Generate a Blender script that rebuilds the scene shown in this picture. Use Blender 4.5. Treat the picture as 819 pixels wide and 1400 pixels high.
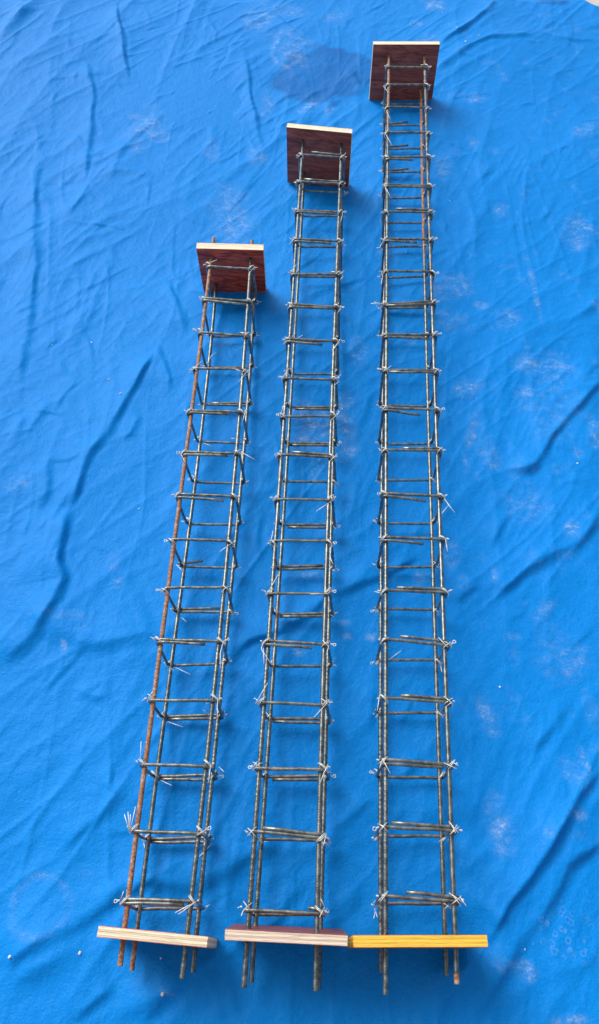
import bpy, math, random
import numpy as np
from mathutils import Vector, Matrix

random.seed(7)
rng = np.random.default_rng(11)
scene = bpy.context.scene
for o in list(bpy.data.objects):
    bpy.data.objects.remove(o)
C = scene.collection

# ------------------------------------------------------------------ camera, sky, sun, exposure
HC = 1.381                     # camera height above the tarp (m)
PITCH = math.radians(30.0)     # tilt forward from straight down
FPX, CU, CV = 1053.0, 409.5, 700.0
cam = bpy.data.cameras.new('camera')
cam.sensor_fit = 'VERTICAL'
cam.sensor_height = 24.0
cam.lens = 24.0 * FPX / 1400.0
cam.clip_start, cam.clip_end = 0.02, 200.0
camo = bpy.data.objects.new('camera', cam)
camo.location = (0, 0, HC)
camo.rotation_euler = (PITCH, 0, 0)
C.objects.link(camo)
scene.camera = camo
scene.render.resolution_x, scene.render.resolution_y = 599, 1024

SUN_EL, SUN_AZ = math.radians(43), math.radians(-42)   # azimuth measured from +Y towards +X
sdir = Vector((math.cos(SUN_EL) * math.sin(SUN_AZ), math.cos(SUN_EL) * math.cos(SUN_AZ), math.sin(SUN_EL)))
world = bpy.data.worlds.new('World')
scene.world = world
world.use_nodes = True
wn, wl_ = world.node_tree.nodes, world.node_tree.links
bg = wn['Background']
sky = wn.new('ShaderNodeTexSky')
sky.sky_type = 'NISHITA'
sky.sun_disc = False
sky.sun_elevation = SUN_EL
sky.sun_rotation = SUN_AZ
sky.air_density = 0.8
sky.dust_density = 4.0
sky.ozone_density = 0.6
# thin bright overcast: the sky's own light with most of its blue taken out by cloud
cloud = wn.new('ShaderNodeHueSaturation')
cloud.inputs['Saturation'].default_value = 0.22
wl_.new(sky.outputs[0], cloud.inputs['Color'])
wl_.new(cloud.outputs[0], bg.inputs[0])
bg.inputs[1].default_value = 0.11
sun = bpy.data.lights.new('sun', 'SUN')
sun.energy = 1.35
sun.angle = math.radians(34)
sun.color = (1.0, 0.95, 0.87)
suno = bpy.data.objects.new('sun', sun)
suno.rotation_euler = (-sdir).to_track_quat('-Z', 'Y').to_euler()
suno.location = (0, 0, 4)
C.objects.link(suno)
scene.view_settings.view_transform = 'Standard'
scene.view_settings.look = 'None'
scene.view_settings.exposure = 0.60
scene.view_settings.gamma = 1.0
scene.view_settings.use_curve_mapping = False
scene.render.engine = 'CYCLES'
scene.cycles.max_bounces = 5
scene.cycles.diffuse_bounces = 3
scene.cycles.glossy_bounces = 2

# ------------------------------------------------------------------ measuring helpers
cp, sp = math.cos(PITCH), math.sin(PITCH)
def unproj(u, v, z=0.0):
    a, b = (u - CU) / FPX, (CV - v) / FPX
    dy, dz = b * cp + sp, b * sp - cp
    t = (HC - z) / -dz
    return Vector((a * t, dy * t, z))
def Yof(v, z):
    return unproj(CU, v, z).y

# ------------------------------------------------------------------ materials
def new_mat(name):
    m = bpy.data.materials.new(name)
    m.use_nodes = True
    nt = m.node_tree
    b = nt.nodes['Principled BSDF']
    return m, nt, b
def N(nt, t, **kw):
    n = nt.nodes.new(t)
    for k, v in kw.items():
        setattr(n, k, v)
    return n
def L(nt, a, b):
    nt.links.new(a, b)
def mixc(nt, fac, a, b, blend='MIX'):
    n = N(nt, 'ShaderNodeMix', data_type='RGBA', blend_type=blend)
    for sock, v in ((n.inputs[0], fac), (n.inputs[6], a), (n.inputs[7], b)):
        if hasattr(v, 'is_linked'):
            L(nt, v, sock)
        elif isinstance(v, (int, float)):
            sock.default_value = v
        else:
            sock.default_value = (*v, 1)
    return n.outputs[2]
def math_(nt, op, a, b=0.0, clamp=False):
    n = N(nt, 'ShaderNodeMath', operation=op)
    n.use_clamp = clamp
    for sock, v in ((n.inputs[0], a), (n.inputs[1], b)):
        if hasattr(v, 'is_linked'):
            L(nt, v, sock)
        else:
            sock.default_value = v
    return n.outputs[0]
def noise(nt, vec, scale, detail=4, rough=0.55, dist=0.0):
    n = N(nt, 'ShaderNodeTexNoise')
    n.inputs['Scale'].default_value = scale
    n.inputs['Detail'].default_value = detail
    n.inputs['Roughness'].default_value = rough
    n.inputs['Distortion'].default_value = dist
    if vec is not None:
        L(nt, vec, n.inputs['Vector'])
    return n.outputs['Fac']
def ramp(nt, fac, stops):
    n = N(nt, 'ShaderNodeMapRange', interpolation_type='SMOOTHSTEP')
    n.inputs[1].default_value, n.inputs[2].default_value = stops
    L(nt, fac, n.inputs[0])
    return n.outputs[0]
def attr(nt, name):
    n = N(nt, 'ShaderNodeAttribute')
    n.attribute_name = name
    return n.outputs['Fac']
def objcoord(nt, scale=None):
    tc = N(nt, 'ShaderNodeTexCoord')
    if scale is None:
        return tc.outputs['Object']
    mp = N(nt, 'ShaderNodeMapping')
    mp.inputs['Scale'].default_value = scale
    L(nt, tc.outputs['Object'], mp.inputs['Vector'])
    return mp.outputs[0]

def mat_tarp():
    m, nt, b = new_mat('blue_tarp_fabric')
    P = objcoord(nt)
    big = noise(nt, P, 2.2, 3)
    fine = noise(nt, P, 300, 1, 0.6)
    mid = noise(nt, P, 42, 3, 0.6)
    c = mixc(nt, big, (0.0004, 0.182, 0.620), (0.0010, 0.224, 0.70))
    c = mixc(nt, math_(nt, 'MULTIPLY', ramp(nt, fine, (0.35, 0.75)), 0.30), c, (0.003, 0.285, 0.71))
    # damp patch
    c = mixc(nt, math_(nt, 'MULTIPLY', attr(nt, 'wet'), 0.78), c, (0.0005, 0.108, 0.39))
    # mortar dust: traced smears broken up by scratchy noise, plus stray flecks
    mpa = N(nt, 'ShaderNodeMapping'); mpa.inputs['Scale'].default_value = (34, 52, 34); mpa.inputs['Rotation'].default_value = (0, 0, 0.7)
    L(nt, P, mpa.inputs['Vector'])
    scr = noise(nt, mpa.outputs[0], 1.0, 6, 0.78, 0.3)
    d = math_(nt, 'MULTIPLY', attr(nt, 'dust'), ramp(nt, scr, (0.44, 0.72)))
    spk = ramp(nt, noise(nt, P, 170, 2, 0.7), (0.42, 0.66))
    d = math_(nt, 'MULTIPLY', d, math_(nt, 'ADD', 0.50, math_(nt, 'MULTIPLY', spk, 0.80)))
    d = math_(nt, 'ADD', d, math_(nt, 'MULTIPLY', attr(nt, 'dust'), 0.07))
    fl = noise(nt, P, 120, 3, 0.6)
    fl2 = noise(nt, P, 6, 3, 0.6)
    flk = math_(nt, 'MULTIPLY', ramp(nt, fl, (0.70, 0.80)), ramp(nt, fl2, (0.45, 0.75)))
    d = math_(nt, 'ADD', d, math_(nt, 'MULTIPLY', flk, 0.5))
    haze = math_(nt, 'MULTIPLY', ramp(nt, noise(nt, P, 14, 6, 0.75), (0.54, 0.80)), attr(nt, 'dirt'))
    d = math_(nt, 'ADD', d, math_(nt, 'MULTIPLY', haze, 0.20))
    # dried bubble rings
    vo = N(nt, 'ShaderNodeTexVoronoi'); vo.inputs['Scale'].default_value = 84
    L(nt, P, vo.inputs['Vector'])
    ring = math_(nt, 'SUBTRACT', 1.0, math_(nt, 'MULTIPLY', math_(nt, 'ABSOLUTE', math_(nt, 'SUBTRACT', vo.outputs['Distance'], 0.36)), 9.0), True)
    d = math_(nt, 'ADD', d, math_(nt, 'MULTIPLY', math_(nt, 'MULTIPLY', ring, math_(nt, 'MULTIPLY', attr(nt, 'bubble'), ramp(nt, mid, (0.38, 0.62)))), 0.20))
    d = math_(nt, 'MINIMUM', d, 0.92)
    c = mixc(nt, math_(nt, 'MULTIPLY', d, 0.72), c, (0.48, 0.58, 0.66))
    L(nt, c, b.inputs['Base Color'])
    L(nt, math_(nt, 'ADD', 0.46, math_(nt, 'MULTIPLY', mid, 0.16)), b.inputs['Roughness'])
    b.inputs['Specular IOR Level'].default_value = 0.12
    h = math_(nt, 'ADD', math_(nt, 'MULTIPLY', mid, 1.0), math_(nt, 'MULTIPLY', fine, 0.22))
    bp = N(nt, 'ShaderNodeBump'); bp.inputs['Strength'].default_value = 0.55; bp.inputs['Distance'].default_value = 0.005
    L(nt, h, bp.inputs['Height']); L(nt, bp.outputs[0], b.inputs['Normal'])
    return m

def mat_steel(name, base=(0.130, 0.148, 0.146), metal=0.72, rough=0.29):
    m, nt, b = new_mat(name)
    P = objcoord(nt)
    n1 = noise(nt, P, 90, 5, 0.65)
    n2 = noise(nt, P, 420, 3, 0.6)
    n3 = noise(nt, P, 22, 3, 0.6)
    light = tuple(min(1, x * 1.75) for x in base)
    dark = tuple(x * 0.65 for x in base)
    c = mixc(nt, ramp(nt, n1, (0.35, 0.70)), dark, light)
    rc = mixc(nt, ramp(nt, n2, (0.35, 0.65)), (0.13, 0.055, 0.030), (0.42, 0.20, 0.10))
    rc = mixc(nt, math_(nt, 'MULTIPLY', ramp(nt, n1, (0.50, 0.66)), 0.75), rc, (0.48, 0.38, 0.32))
    r = attr(nt, 'rust')
    rm = math_(nt, 'ADD', r, math_(nt, 'MULTIPLY', math_(nt, 'SUBTRACT', n3, 0.5), 1.15))
    rm = ramp(nt, math_(nt, 'ADD', rm, math_(nt, 'MULTIPLY', math_(nt, 'SUBTRACT', n2, 0.5), 0.5)), (0.36, 0.62))
    L(nt, mixc(nt, rm, c, rc), b.inputs['Base Color'])
    L(nt, math_(nt, 'MULTIPLY', math_(nt, 'SUBTRACT', 1.0, math_(nt, 'MULTIPLY', rm, 0.9)), metal), b.inputs['Metallic'])
    ro = math_(nt, 'ADD', rough - 0.12, math_(nt, 'MULTIPLY', n1, 0.28))
    L(nt, math_(nt, 'ADD', ro, math_(nt, 'MULTIPLY', rm, 0.35)), b.inputs['Roughness'])
    bp = N(nt, 'ShaderNodeBump'); bp.inputs['Strength'].default_value = 0.35; bp.inputs['Distance'].default_value = 0.0006
    L(nt, n2, bp.inputs['Height']); L(nt, bp.outputs[0], b.inputs['Normal'])
    return m

def mat_wire():
    m, nt, b = new_mat('galvanised_wire')
    n1 = noise(nt, objcoord(nt), 300, 3)
    L(nt, mixc(nt, n1, (0.56, 0.57, 0.55), (0.80, 0.81, 0.78)), b.inputs['Base Color'])
    b.inputs['Metallic'].default_value = 0.25
    b.inputs['Roughness'].default_value = 0.38
    return m

def mat_film(name, a, bcol):
    m, nt, b = new_mat(name)
    P = objcoord(nt, (6, 6, 34))
    g = noise(nt, P, 1.0, 6, 0.65, 2.2)
    P2 = objcoord(nt)
    s = noise(nt, P2, 55, 6, 0.7)
    c = mixc(nt, ramp(nt, g, (0.32, 0.70)), a, bcol)
    c = mixc(nt, math_(nt, 'MULTIPLY', ramp(nt, s, (0.60, 0.78)), 0.35), c, (0.30, 0.22, 0.19))
    L(nt, c, b.inputs['Base Color'])
    L(nt, math_(nt, 'ADD', 0.34, math_(nt, 'MULTIPLY', s, 0.25)), b.inputs['Roughness'])
    b.inputs['Specular IOR Level'].default_value = 0.35
    bp = N(nt, 'ShaderNodeBump'); bp.inputs['Strength'].default_value = 0.12; bp.inputs['Distance'].default_value = 0.001
    L(nt, g, bp.inputs['Height']); L(nt, bp.outputs[0], b.inputs['Normal'])
    return m

def mat_ply(name, pale, brown, layers=7, t=0.018, paint=None):
    m, nt, b = new_mat(name)
    tc = N(nt, 'ShaderNodeTexCoord')
    sx = N(nt, 'ShaderNodeSeparateXYZ'); L(nt, tc.outputs['Object'], sx.inputs[0])
    mp = N(nt, 'ShaderNodeMapping'); mp.inputs['Scale'].default_value = (16, 420, 420)
    L(nt, tc.outputs['Object'], mp.inputs['Vector'])
    wav = noise(nt, objcoord(nt, (22, 8, 8)), 1.0, 3)
    grain = noise(nt, mp.outputs[0], 1.0, 4, 0.6, 0.5)
    blot = noise(nt, objcoord(nt, (30, 120, 60)), 1.0, 5, 0.65)
    yy = math_(nt, 'ADD', sx.outputs['Y'], math_(nt, 'MULTIPLY', math_(nt, 'SUBTRACT', wav, 0.5), t * 0.13))
    ph = math_(nt, 'MULTIPLY', yy, 2 * math.pi * (layers / 2.0) / t)
    band = ramp(nt, math_(nt, 'SINE', ph), (-0.35, 0.55))
    line = math_(nt, 'SUBTRACT', 1.0, ramp(nt, math_(nt, 'ABSOLUTE', math_(nt, 'SINE', math_(nt, 'MULTIPLY', yy, math.pi * layers / t))), (0.0, 0.30)))
    c = mixc(nt, band, pale, tuple(0.62 * p + 0.38 * q for p, q in zip(pale, brown)))
    c = mixc(nt, math_(nt, 'MULTIPLY', line, ramp(nt, blot, (0.40, 0.62))), c, brown)
    c = mixc(nt, math_(nt, 'MULTIPLY', ramp(nt, grain, (0.45, 0.75)), 0.35), c, brown)
    if paint is not None:
        pm = math_(nt, 'ADD', 0.86, math_(nt, 'MULTIPLY', grain, 0.12))
        pc = mixc(nt, ramp(nt, grain, (0.40, 0.70)), paint, tuple(x * 0.80 for x in paint))
        c = mixc(nt, pm, c, pc)
    L(nt, c, b.inputs['Base Color'])
    b.inputs['Roughness'].default_value = 0.62
    bp = N(nt, 'ShaderNodeBump'); bp.inputs['Strength'].default_value = 0.5; bp.inputs['Distance'].default_value = 0.0008
    L(nt, math_(nt, 'ADD', grain, band), bp.inputs['Height']); L(nt, bp.outputs[0], b.inputs['Normal'])
    return m

def mat_simple(name, c1, c2, sc, rough=0.9):
    m, nt, b = new_mat(name)
    L(nt, mixc(nt, noise(nt, objcoord(nt), sc, 6, 0.65), c1, c2), b.inputs['Base Color'])
    b.inputs['Roughness'].default_value = rough
    return m

M_TARP = mat_tarp()
M_BAR = mat_steel('ribbed_steel')
M_STIR = mat_steel('plain_steel', (0.185, 0.200, 0.192), 0.72, 0.29)
M_WIRE = mat_wire()
M_FILM_RED = mat_film('red_brown_film', (0.20, 0.016, 0.012), (0.78, 0.15, 0.07))
M_FILM_DARK = mat_film('dark_brown_film', (0.16, 0.036, 0.026), (0.42, 0.135, 0.085))
PALE, BROWN = (0.86, 0.75, 0.57), (0.30, 0.18, 0.10)
M_PLY = mat_ply('pale_plywood_edge', PALE, BROWN, 5)
M_PLY_CREAM = mat_ply('cream_plywood_edge', (0.90, 0.83, 0.66), (0.74, 0.60, 0.40), 5)
M_PLY_GREY = mat_ply('greyish_plywood_edge', (0.84, 0.70, 0.57), (0.32, 0.21, 0.16), 7)
M_PLY_YELLOW = mat_ply('yellow_painted_edge', PALE, BROWN, 7, paint=(0.86, 0.50, 0.018))
M_CONC = mat_simple('pale_concrete', (0.42, 0.40, 0.37), (0.60, 0.58, 0.54), 14)
M_CRUMB = mat_simple('dry_mortar', (0.62, 0.58, 0.52), (0.85, 0.82, 0.76), 400)

# ------------------------------------------------------------------ mesh helpers
def obj(name, verts, faces, mat, parent=None, smooth=True, rust=None):
    me = bpy.data.meshes.new(name)
    me.from_pydata([tuple(v) for v in verts], [], [tuple(f) for f in faces])
    if smooth:
        me.polygons.foreach_set('use_smooth', [True] * len(me.polygons))
    if rust is not None:
        a = me.attributes.new('rust', 'FLOAT', 'POINT')
        vals = [float(rust)] * len(verts) if np.isscalar(rust) else list(map(float, rust))
        a.data.foreach_set('value', vals)
    me.materials.append(mat)
    o = bpy.data.objects.new(name, me)
    C.objects.link(o)
    if parent is not None:
        o.parent = parent
    return o
def tag(o, label=None, cat=None, group=None, kind=None):
    for k, v in (('label', label), ('category', cat), ('group', group), ('kind', kind)):
        if v:
            o[k] = v
    return o
def tube(pts, r, sides=6, out=None):
    """swept tube with flat caps; appends to out=(verts, faces)"""
    V, F = out if out is not None else ([], [])
    pts = [Vector(p) for p in pts]
    q = [pts[0]]
    for p in pts[1:]:
        if (p - q[-1]).length > 1e-6:
            q.append(p)
    pts = q
    n = len(pts)
    if n < 2:
        return V, F
    t0 = (pts[1] - pts[0]).normalized()
    ref = Vector((0, 0, 1)) if abs(t0.z) < 0.9 else Vector((1, 0, 0))
    nx = t0.cross(ref).normalized()
    base = len(V)
    for i in range(n):
        a, b = pts[max(0, i - 1)], pts[min(n - 1, i + 1)]
        t = (b - a).normalized()
        nx = (nx - t * nx.dot(t))
        nx = nx.normalized() if nx.length > 1e-6 else t.orthogonal().normalized()
        ny = t.cross(nx)
        for k in range(sides):
            an = 2 * math.pi * k / sides
            V.append(pts[i] + nx * (r * math.cos(an)) + ny * (r * math.sin(an)))
    for i in range(n - 1):
        for k in range(sides):
            k2 = (k + 1) % sides
            F.append((base + i * sides + k, base + i * sides + k2, base + (i + 1) * sides + k2, base + (i + 1) * sides + k))
    F.append(tuple(base + k for k in reversed(range(sides))))
    F.append(tuple(base + (n - 1) * sides + k for k in range(sides)))
    return V, F
def fillet(pts, r, seg=5):
    out = [pts[0]]
    for i in range(1, len(pts) - 1):
        p, a, b = pts[i], pts[i - 1], pts[i + 1]
        da, db = (a - p), (b - p)
        ra = min(r, da.length * 0.45); rb_ = min(r, db.length * 0.45)
        A, B = p + da.normalized() * ra, p + db.normalized() * rb_
        for k in range(seg + 1):
            t = k / seg
            out.append(A * (1 - t) ** 2 + p * 2 * t * (1 - t) + B * t * t)
    out.append(pts[-1])
    return out

# ------------------------------------------------------------------ traced data (photo pixels -> metres on the ground)
RB, RS, RW = 0.0040, 0.0028, 0.00068
cages = [
 dict(label='shortest of the three steel rebar cages, its left upper bar rusty brown along its length',
  zt=0.119, zb=0.026, h=0.146,
  TL=[(165,1321),(174.5,1232),(188,1133),(198,1042),(210,954),(220.4,874),(230.4,806),(239,741),(248.4,675),(254.8,618),(262,562),(269,504.6),(275.6,455),(282,408),(289.5,351.5)],
  TR=[(249,1338),(260.4,1232),(273.5,1133),(282,1042),(291.8,954),(299,874),(306.6,806),(312.4,741),(319,675),(327,562),(332.4,504),(336.4,455),(340,408),(342.6,353)],
  BL=[(181,1327),(190.8,1238),(203.3,1147),(213.6,1060),(223.6,985),(233.9,907),(245,830),(253.4,772),(259.7,713),(268,657),(274.3,604),(279,553),(288.4,458),(293.2,410),(297,386)],
  BR=[(264,1330),(272,1238),(281,1147),(289.7,1060),(299,985),(306.9,907),(312.4,835),(318.3,776),(324,713),(330,657),(333.9,604),(338.3,553),(346,456),(347.5,388)],
  over=dict(TL=0.050, TR=0.040, BL=0.035, BR=0.030),
  far=[(268.3,339.8),(360,342.3),(283,398.4),(367,400.6)],
  near=dict(i=((134.4,1265.6),(284.3,1279.5)), o=((132,1281),(282.4,1296)), bo=None, bi=None),
  # vTL, vTR, vBL, vBR, tail(start corner, side, length fraction, px offset at corner, px offset at tip), rust
  st=[(361.5,366,411,413,('BL','B',.8,3,3),0),
      (407.5,411,458,459,('TL','T',.9,2.5,5.5),.1),
      (452.5,457,501,502,('TR','S',.5,2,3),.1),
      (505,507.5,554,554,('BR','B',.85,-3,-3),0),
      (561,562.5,602,605,('TL','T',.75,3,3.5),.38),
      (617.5,618.5,656,659.5,('TL','T',.8,4,4.5),.25),
      (675,678,713.5,715.5,('TL','T',.8,4,7),.1),
      (740,741.5,774.5,777,('BL','B',.38,-3,-9),.25),
      (807,805,836.5,838,('BL','B',.80,-4,-6),.1),
      (873.5,876,907.5,905,('TL','T',.74,3.5,5.5),.1),
      (954,953.5,978.5,977,('BR','B',.92,5.5,5.5),.1),
      (1042,1043.5,1059.5,1059.5,('BR','B',.92,6,6),0),
      (1132.5,1135,1145,1145.5,('BR','B',.95,6,6),0),
      (1229.5,1231,1239,1239.5,('TL','T',.85,5,5),0)],
  whisk={0:[('TL',(285,360),(297,355)),('TR',(347,366),(340,374))],
   2:[('BL',(284,500),(288,487),(295.4,482))],
   3:[('TL',(258,510),(277,493)),('TR',(338,507.6),(327,521.5)),('TR',(337,509),(322,505)),],
   4:[('TR',(336,560),(332,576)),('BL',(277,605),(289,610)),('BR',(335,601),(316,599))],
   5:[('TR',(330,618),(348.5,628.4)),('TR',(330,619),(332,634)),('TL',(248,622),(254,633))],
   7:[('TR',(318,742),(300.7,753.8)),('BL',(241,772),(249,780))],
   8:[('BL',(246,842),(254.5,850))],
   9:[('TR',(306,876),(301,893),(301.5,914)),('BL',(227,906),(237,917)),('BL',(238,911.5),(260,922))],
   10:[('TR',(298,954),(297,965),(297.4,981)),('BL',(227,986),(250.5,994)),('TL',(201.5,957),(209,945)),('BR',(286,965),(282,961)),('BR',(284,974),(278,971))],
   11:[('TL',(192,1041),(193,1013.7)),('BL',(219,1066.5),(235,1074)),('TR',(288,1046),(285,1070)),('BR',(299,1048),(306,1055))],
   12:[('TL',(177,1137),(170,1113)),('TL',(177,1137),(175,1109.6)),('TL',(177,1137),(178.5,1113)),('TL',(178,1136),(185.4,1102.6)),('TR',(286,1131.7),(269,1142)),('BR',(289.7,1154),(272.6,1171)),('BL',(196,1150),(198,1159))],
   13:[('TR',(268.5,1232.6),(239.5,1247.7)),('TR',(268.5,1232.6),(244,1250)),('TL',(165,1229),(169,1219))]}),
 dict(label='middle-length steel rebar cage with unpainted plywood end plates, between the two others',
  zt=0.129, zb=0.035, h=0.164,
  TL=[(334.8,1351),(340.6,1242),(348,1138),(354,1047),(362,957),(366,877),(371.8,809),(377,742),(382.6,680),(385.5,624),(389,567),(392.5,516),(396,466),(398.9,418),(402.5,373),(405,330),(407.4,290),(410.8,250),(413.4,213)],
  TR=[(431,1355),(434.6,1242),(436,1138),(438.7,1047),(441,957),(443.5,877),(444.4,809),(447,742),(450,680),(451.7,624),(453,567),(455,516),(457,466),(458.6,418),(460.5,373),(462,330),(463,290),(465,253),(466.5,205)],
  BL=[(345,1344),(350,1247),(356.6,1147),(362.6,1063),(368.6,983),(375,907),(379,839),(384,776),(387,717),(390.6,661),(395,605),(399,516),(401.5,466),(407.8,373),(413,296),(415,255)],
  BR=[(435.7,1352),(438.5,1247),(441,1147),(443.8,1063),(446,983),(448.7,907),(450,839),(453,700),(457,560),(461,418),(465,300),(467,250)],
  over=dict(TL=0.012, TR=0.010, BL=0.010, BR=0.012),
  far=[(391.7,174),(481,182.4),(396.8,250),(480,258)],
  near=dict(i=((308.8,1270),(474,1278.6)), o=((307,1285.5),(475,1294)), bi=((321,1264),(471.7,1269)), bo=None),
  st=[(212,215.5,262.5,265,('TR','T',.72,-3,-5),0),
      (248.5,251.5,297,298,('TR','T',.85,-3,-4),0),
      (287,289.6,336,337,('TL','T',.85,2,3),0),
      (326.5,329,376,377.5,('TL','T',.8,3,4.5),.1),
      (373,373,419,420,('TR','S',.5,2,2),0),
      (416,419,464,465,('TL','T',.9,3,3),.05),
      (462.8,465.5,509,510,('TL','T',.7,3.5,6.5),.3),
      (515,517,556,557,('BR','B',.85,3,3),0),
      (568,566.5,605.5,606,('BR','B',.95,3,3),0),
      (622.3,625,660,661.6,('TR','T',.75,-3,-5),0),
      (680.3,680.3,716.3,717,('BR','B',.85,4.5,4.5),.1),
      (742.5,741.5,778.3,778.3,('BL','B',.82,-4,-5),.15),
      (809,808,838.5,838,('BR','B',.9,4.5,4.5),.42),
      (875.7,880.5,907.4,909.5,('TL','T',.75,4.5,6.5),.30),
      (957.4,960.6,981,983.6,('BR','B',.9,5.5,5),.12),
      (1047,1048,1060.4,1060.4,('BR','B',.85,5.5,5.5),.38),
      (1137.4,1146,1149.4,1152.8,('TR','T',.83,-5,-7),0),
      (1240,1243.8,1247.5,1248,('TR','S',.5,4,4),.36)],
  whisk={0:[('TL',(405,216),(414,209)),('TR',(467,216),(473,209))],
   2:[('TR',(468.6,291),(465.7,303.6))],
   3:[('TL',(395,334),(403,326)),('TR',(459,334),(470,326))],
   4:[('TL',(397,374),(405,361.5)),('TR',(462,376),(471,370)),('TR',(465,383),(469,378))],
   5:[('TR',(461,429),(466,421)),('TL',(393,423),(397,416))],
   6:[('TR',(463.8,466),(454,478.7)),('TR',(464,468),(456,477)),('TL',(387,471),(393,465)),('TL',(406,463),(414,458))],
   7:[('TL',(385.5,517.6),(395.8,503)),('TR',(456,519),(467,512)),('TR',(457,527),(464,521))],
   8:[('TL',(383,570),(387.7,554),(393,550)),('TR',(461.7,566),(452,574.7)),('BR',(456,603),(463,610))],
   9:[('TR',(461,620),(451.4,630)),('TR',(461,622),(453,628)),('TL',(380,621),(386,612))],
   10:[('TR',(458,681.7),(432.6,699)),('BR',(452,716),(459,723))],
   11:[('TL',(369.7,746),(373.3,725.7)),('TR',(453,745),(451,762),(455.5,771)),('BR',(451,775),(458,781))],
   12:[('TL',(366,810.6),(380.6,785)),('TR',(452,809),(447,812),(424.6,812)),('BR',(448,838),(456,843))],
   13:[('TL',(365,874),(360,879.7),(356.7,886.8),(371.7,909)),('TR',(450,882),(446,896)),('TL',(360,886),(361,908)),('BR',(448,906),(456,912))],
   14:[('TL',(349.5,962),(366,933.6)),('TR',(451,957),(429,981)),('BR',(446,984),(454,990))],
   15:[('TR',(448,1045),(437,1072)),('TR',(449,1047),(442,1058)),('TL',(344,1051),(352,1041))],
   16:[('TR',(446,1141),(442,1156)),('TR',(446,1142),(437,1150)),('BL',(368,1150),(361,1151))],
   17:[('TR',(444,1240),(437,1254)),('TR',(444,1240),(439,1230)),('TL',(341,1237),(333,1244),(330,1252))]}),
 dict(label='longest steel rebar cage, with the yellow painted near end plate',
  zt=0.128, zb=0.031, h=0.159,
  TL=[(526.3,1360),(527.7,1226),(527.7,1130),(527.5,1040),(527.5,955),(527.3,875),(527.3,808),(527,735),(527.3,674),(528,615),(528,560),(528.6,505),(529.0,455),(529,413),(529,375),(529.2,328),(529.7,290),(529.7,255),(529.9,215),(530,182),(530.5,147),(531.2,117),(532,90)],
  TR=[(624,1345.8),(620.5,1226),(617,1130),(613.7,1040),(610,955),(607.6,875),(604.6,808),(601.7,735),(600,674),(597.3,615),(595.4,560),(593.8,505),(592,455),(590.5,413),(588.6,375),(588,328),(586.4,290),(585.7,255),(584,215),(583.2,182),(582.5,147),(581.5,117),(580.3,90)],
  BL=[(520.7,1330),(520.7,1240),(520.5,1146),(520.5,980),(521,775),(522,610),(525,455),(526.4,300),(528,190),(528.8,120)],
  BR=[(609.8,1334),(606.9,1240),(603.5,1146),(601.8,1060),(599.4,978),(595.5,905),(593.6,836),(591.4,773),(590,714),(588,658),(586.3,605),(585,553),(584.2,505),(582.5,460),(581.3,420),(580.3,378),(579.5,340),(579,304),(578.5,268),(577.6,236),(577.2,204),(576.5,172),(575,142)],
  over=dict(TL=0.012, TR=0.010, BL=0.010, BR=0.010),
  far=[(510.5,60.8),(601.5,60.8),(508.4,137.6),(593,137.6)],
  near=dict(i=((482.3,1278),(666.7,1278)), o=((483.5,1295.7),(667.4,1295.2)), bi=None, bo=None),
  st=[(90,90,141.7,141.7,('TR','S',.4,2,2),0),
      (117,116.8,172,171.5,('BL','B',.62,-2,-5),0),
      (148,148.5,203.7,203.7,('BL','B',.62,-2.5,-5),0),
      (182,182.4,235.5,235.5,('BL','B',.62,-2,-5),0),
      (214.5,214,269,268.5,('TL','T',.6,3,4.5),0),
      (252.4,253.8,303,304,('TL','T',.97,1.5,2.5),0),
      (290,290.4,340,339.5,('TR','T',.75,-3.5,-4.5),0),
      (326.3,327,378.5,377,('TL','T',.66,2,5),0),
      (371.5,373,422.5,420.5,('BR','B',.95,-2.5,-3),0),
      (415,412,459,460,('TR','T',.97,2,3),0),
      (457.5,456.3,505,506,('TL','T',.85,3,6.5),0),
      (505.4,506.6,553.5,553.8,('TR','T',.9,2.5,2),0),
      (557,560,605,605.5,('TL','T',.65,2.5,8.5),0),
      (615.8,615.8,658,658.5,('TR','T',.66,-2.8,-1),0),
      (673.7,678,714,714,('TL','T',.7,3.5,8.5),0),
      (733.8,736,773,773,('TL','T',.65,4.5,8.5),0),
      (808,809.5,834.6,836.6,('TR','T',.77,-4.5,-5),.08),
      (874.7,882.5,905.3,906,('TR','T',.72,-5,-7),.08),
      (955,960,976.7,978,('TR','T',.72,-4.5,-5.5),.05),
      (1038,1044,1057.7,1061,('TL','T',.85,6,5.5),0),
      (1131,1136,1145,1147.5,('TR','T',.86,-5.5,-7),0),
      (1225.4,1232.6,1238.3,1239,('TR','T',.67,-5.5,-8),0)],
  whisk={1:[('TL',(524,117.5),(531.5,127))],2:[('TL',(528,151),(533.7,163))],3:[('TL',(526,181),(536,199))],
   5:[('TL',(525,252),(533.7,269)),('TL',(526,253),(529,264))],
   7:[('TL',(525,327),(519,339))],8:[('TL',(522,372),(523,380),(521,389))],9:[('TL',(526,416),(507,415)),('TL',(526,416),(511,413))],
   10:[('TL',(522,461),(524,450))],11:[('TL',(527,506),(535,500))],
   14:[('TR',(607.6,682),(621.5,700.8)),('TR',(613,691),(604,702))],
   15:[('TR',(609,737),(612,754)),('BR',(591,770),(600,776))],
   16:[('TL',(512,808.5),(521,811)),('TL',(521,809),(521,799))],
   17:[('TR',(599.5,871.5),(612,884.7)),('BL',(532,902),(548,890)),('BR',(602,906),(604,919))],
   18:[('TR',(607,952),(618,961)),('TR',(611,965),(618,960)),('TL',(519,950),(516,972))],
   19:[('TL',(523,1038),(533.6,1057)),('TL',(522,1040),(519,1050)),('TR',(607,1043),(624,1051)),('TR',(617,1041),(627,1047))],
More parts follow.
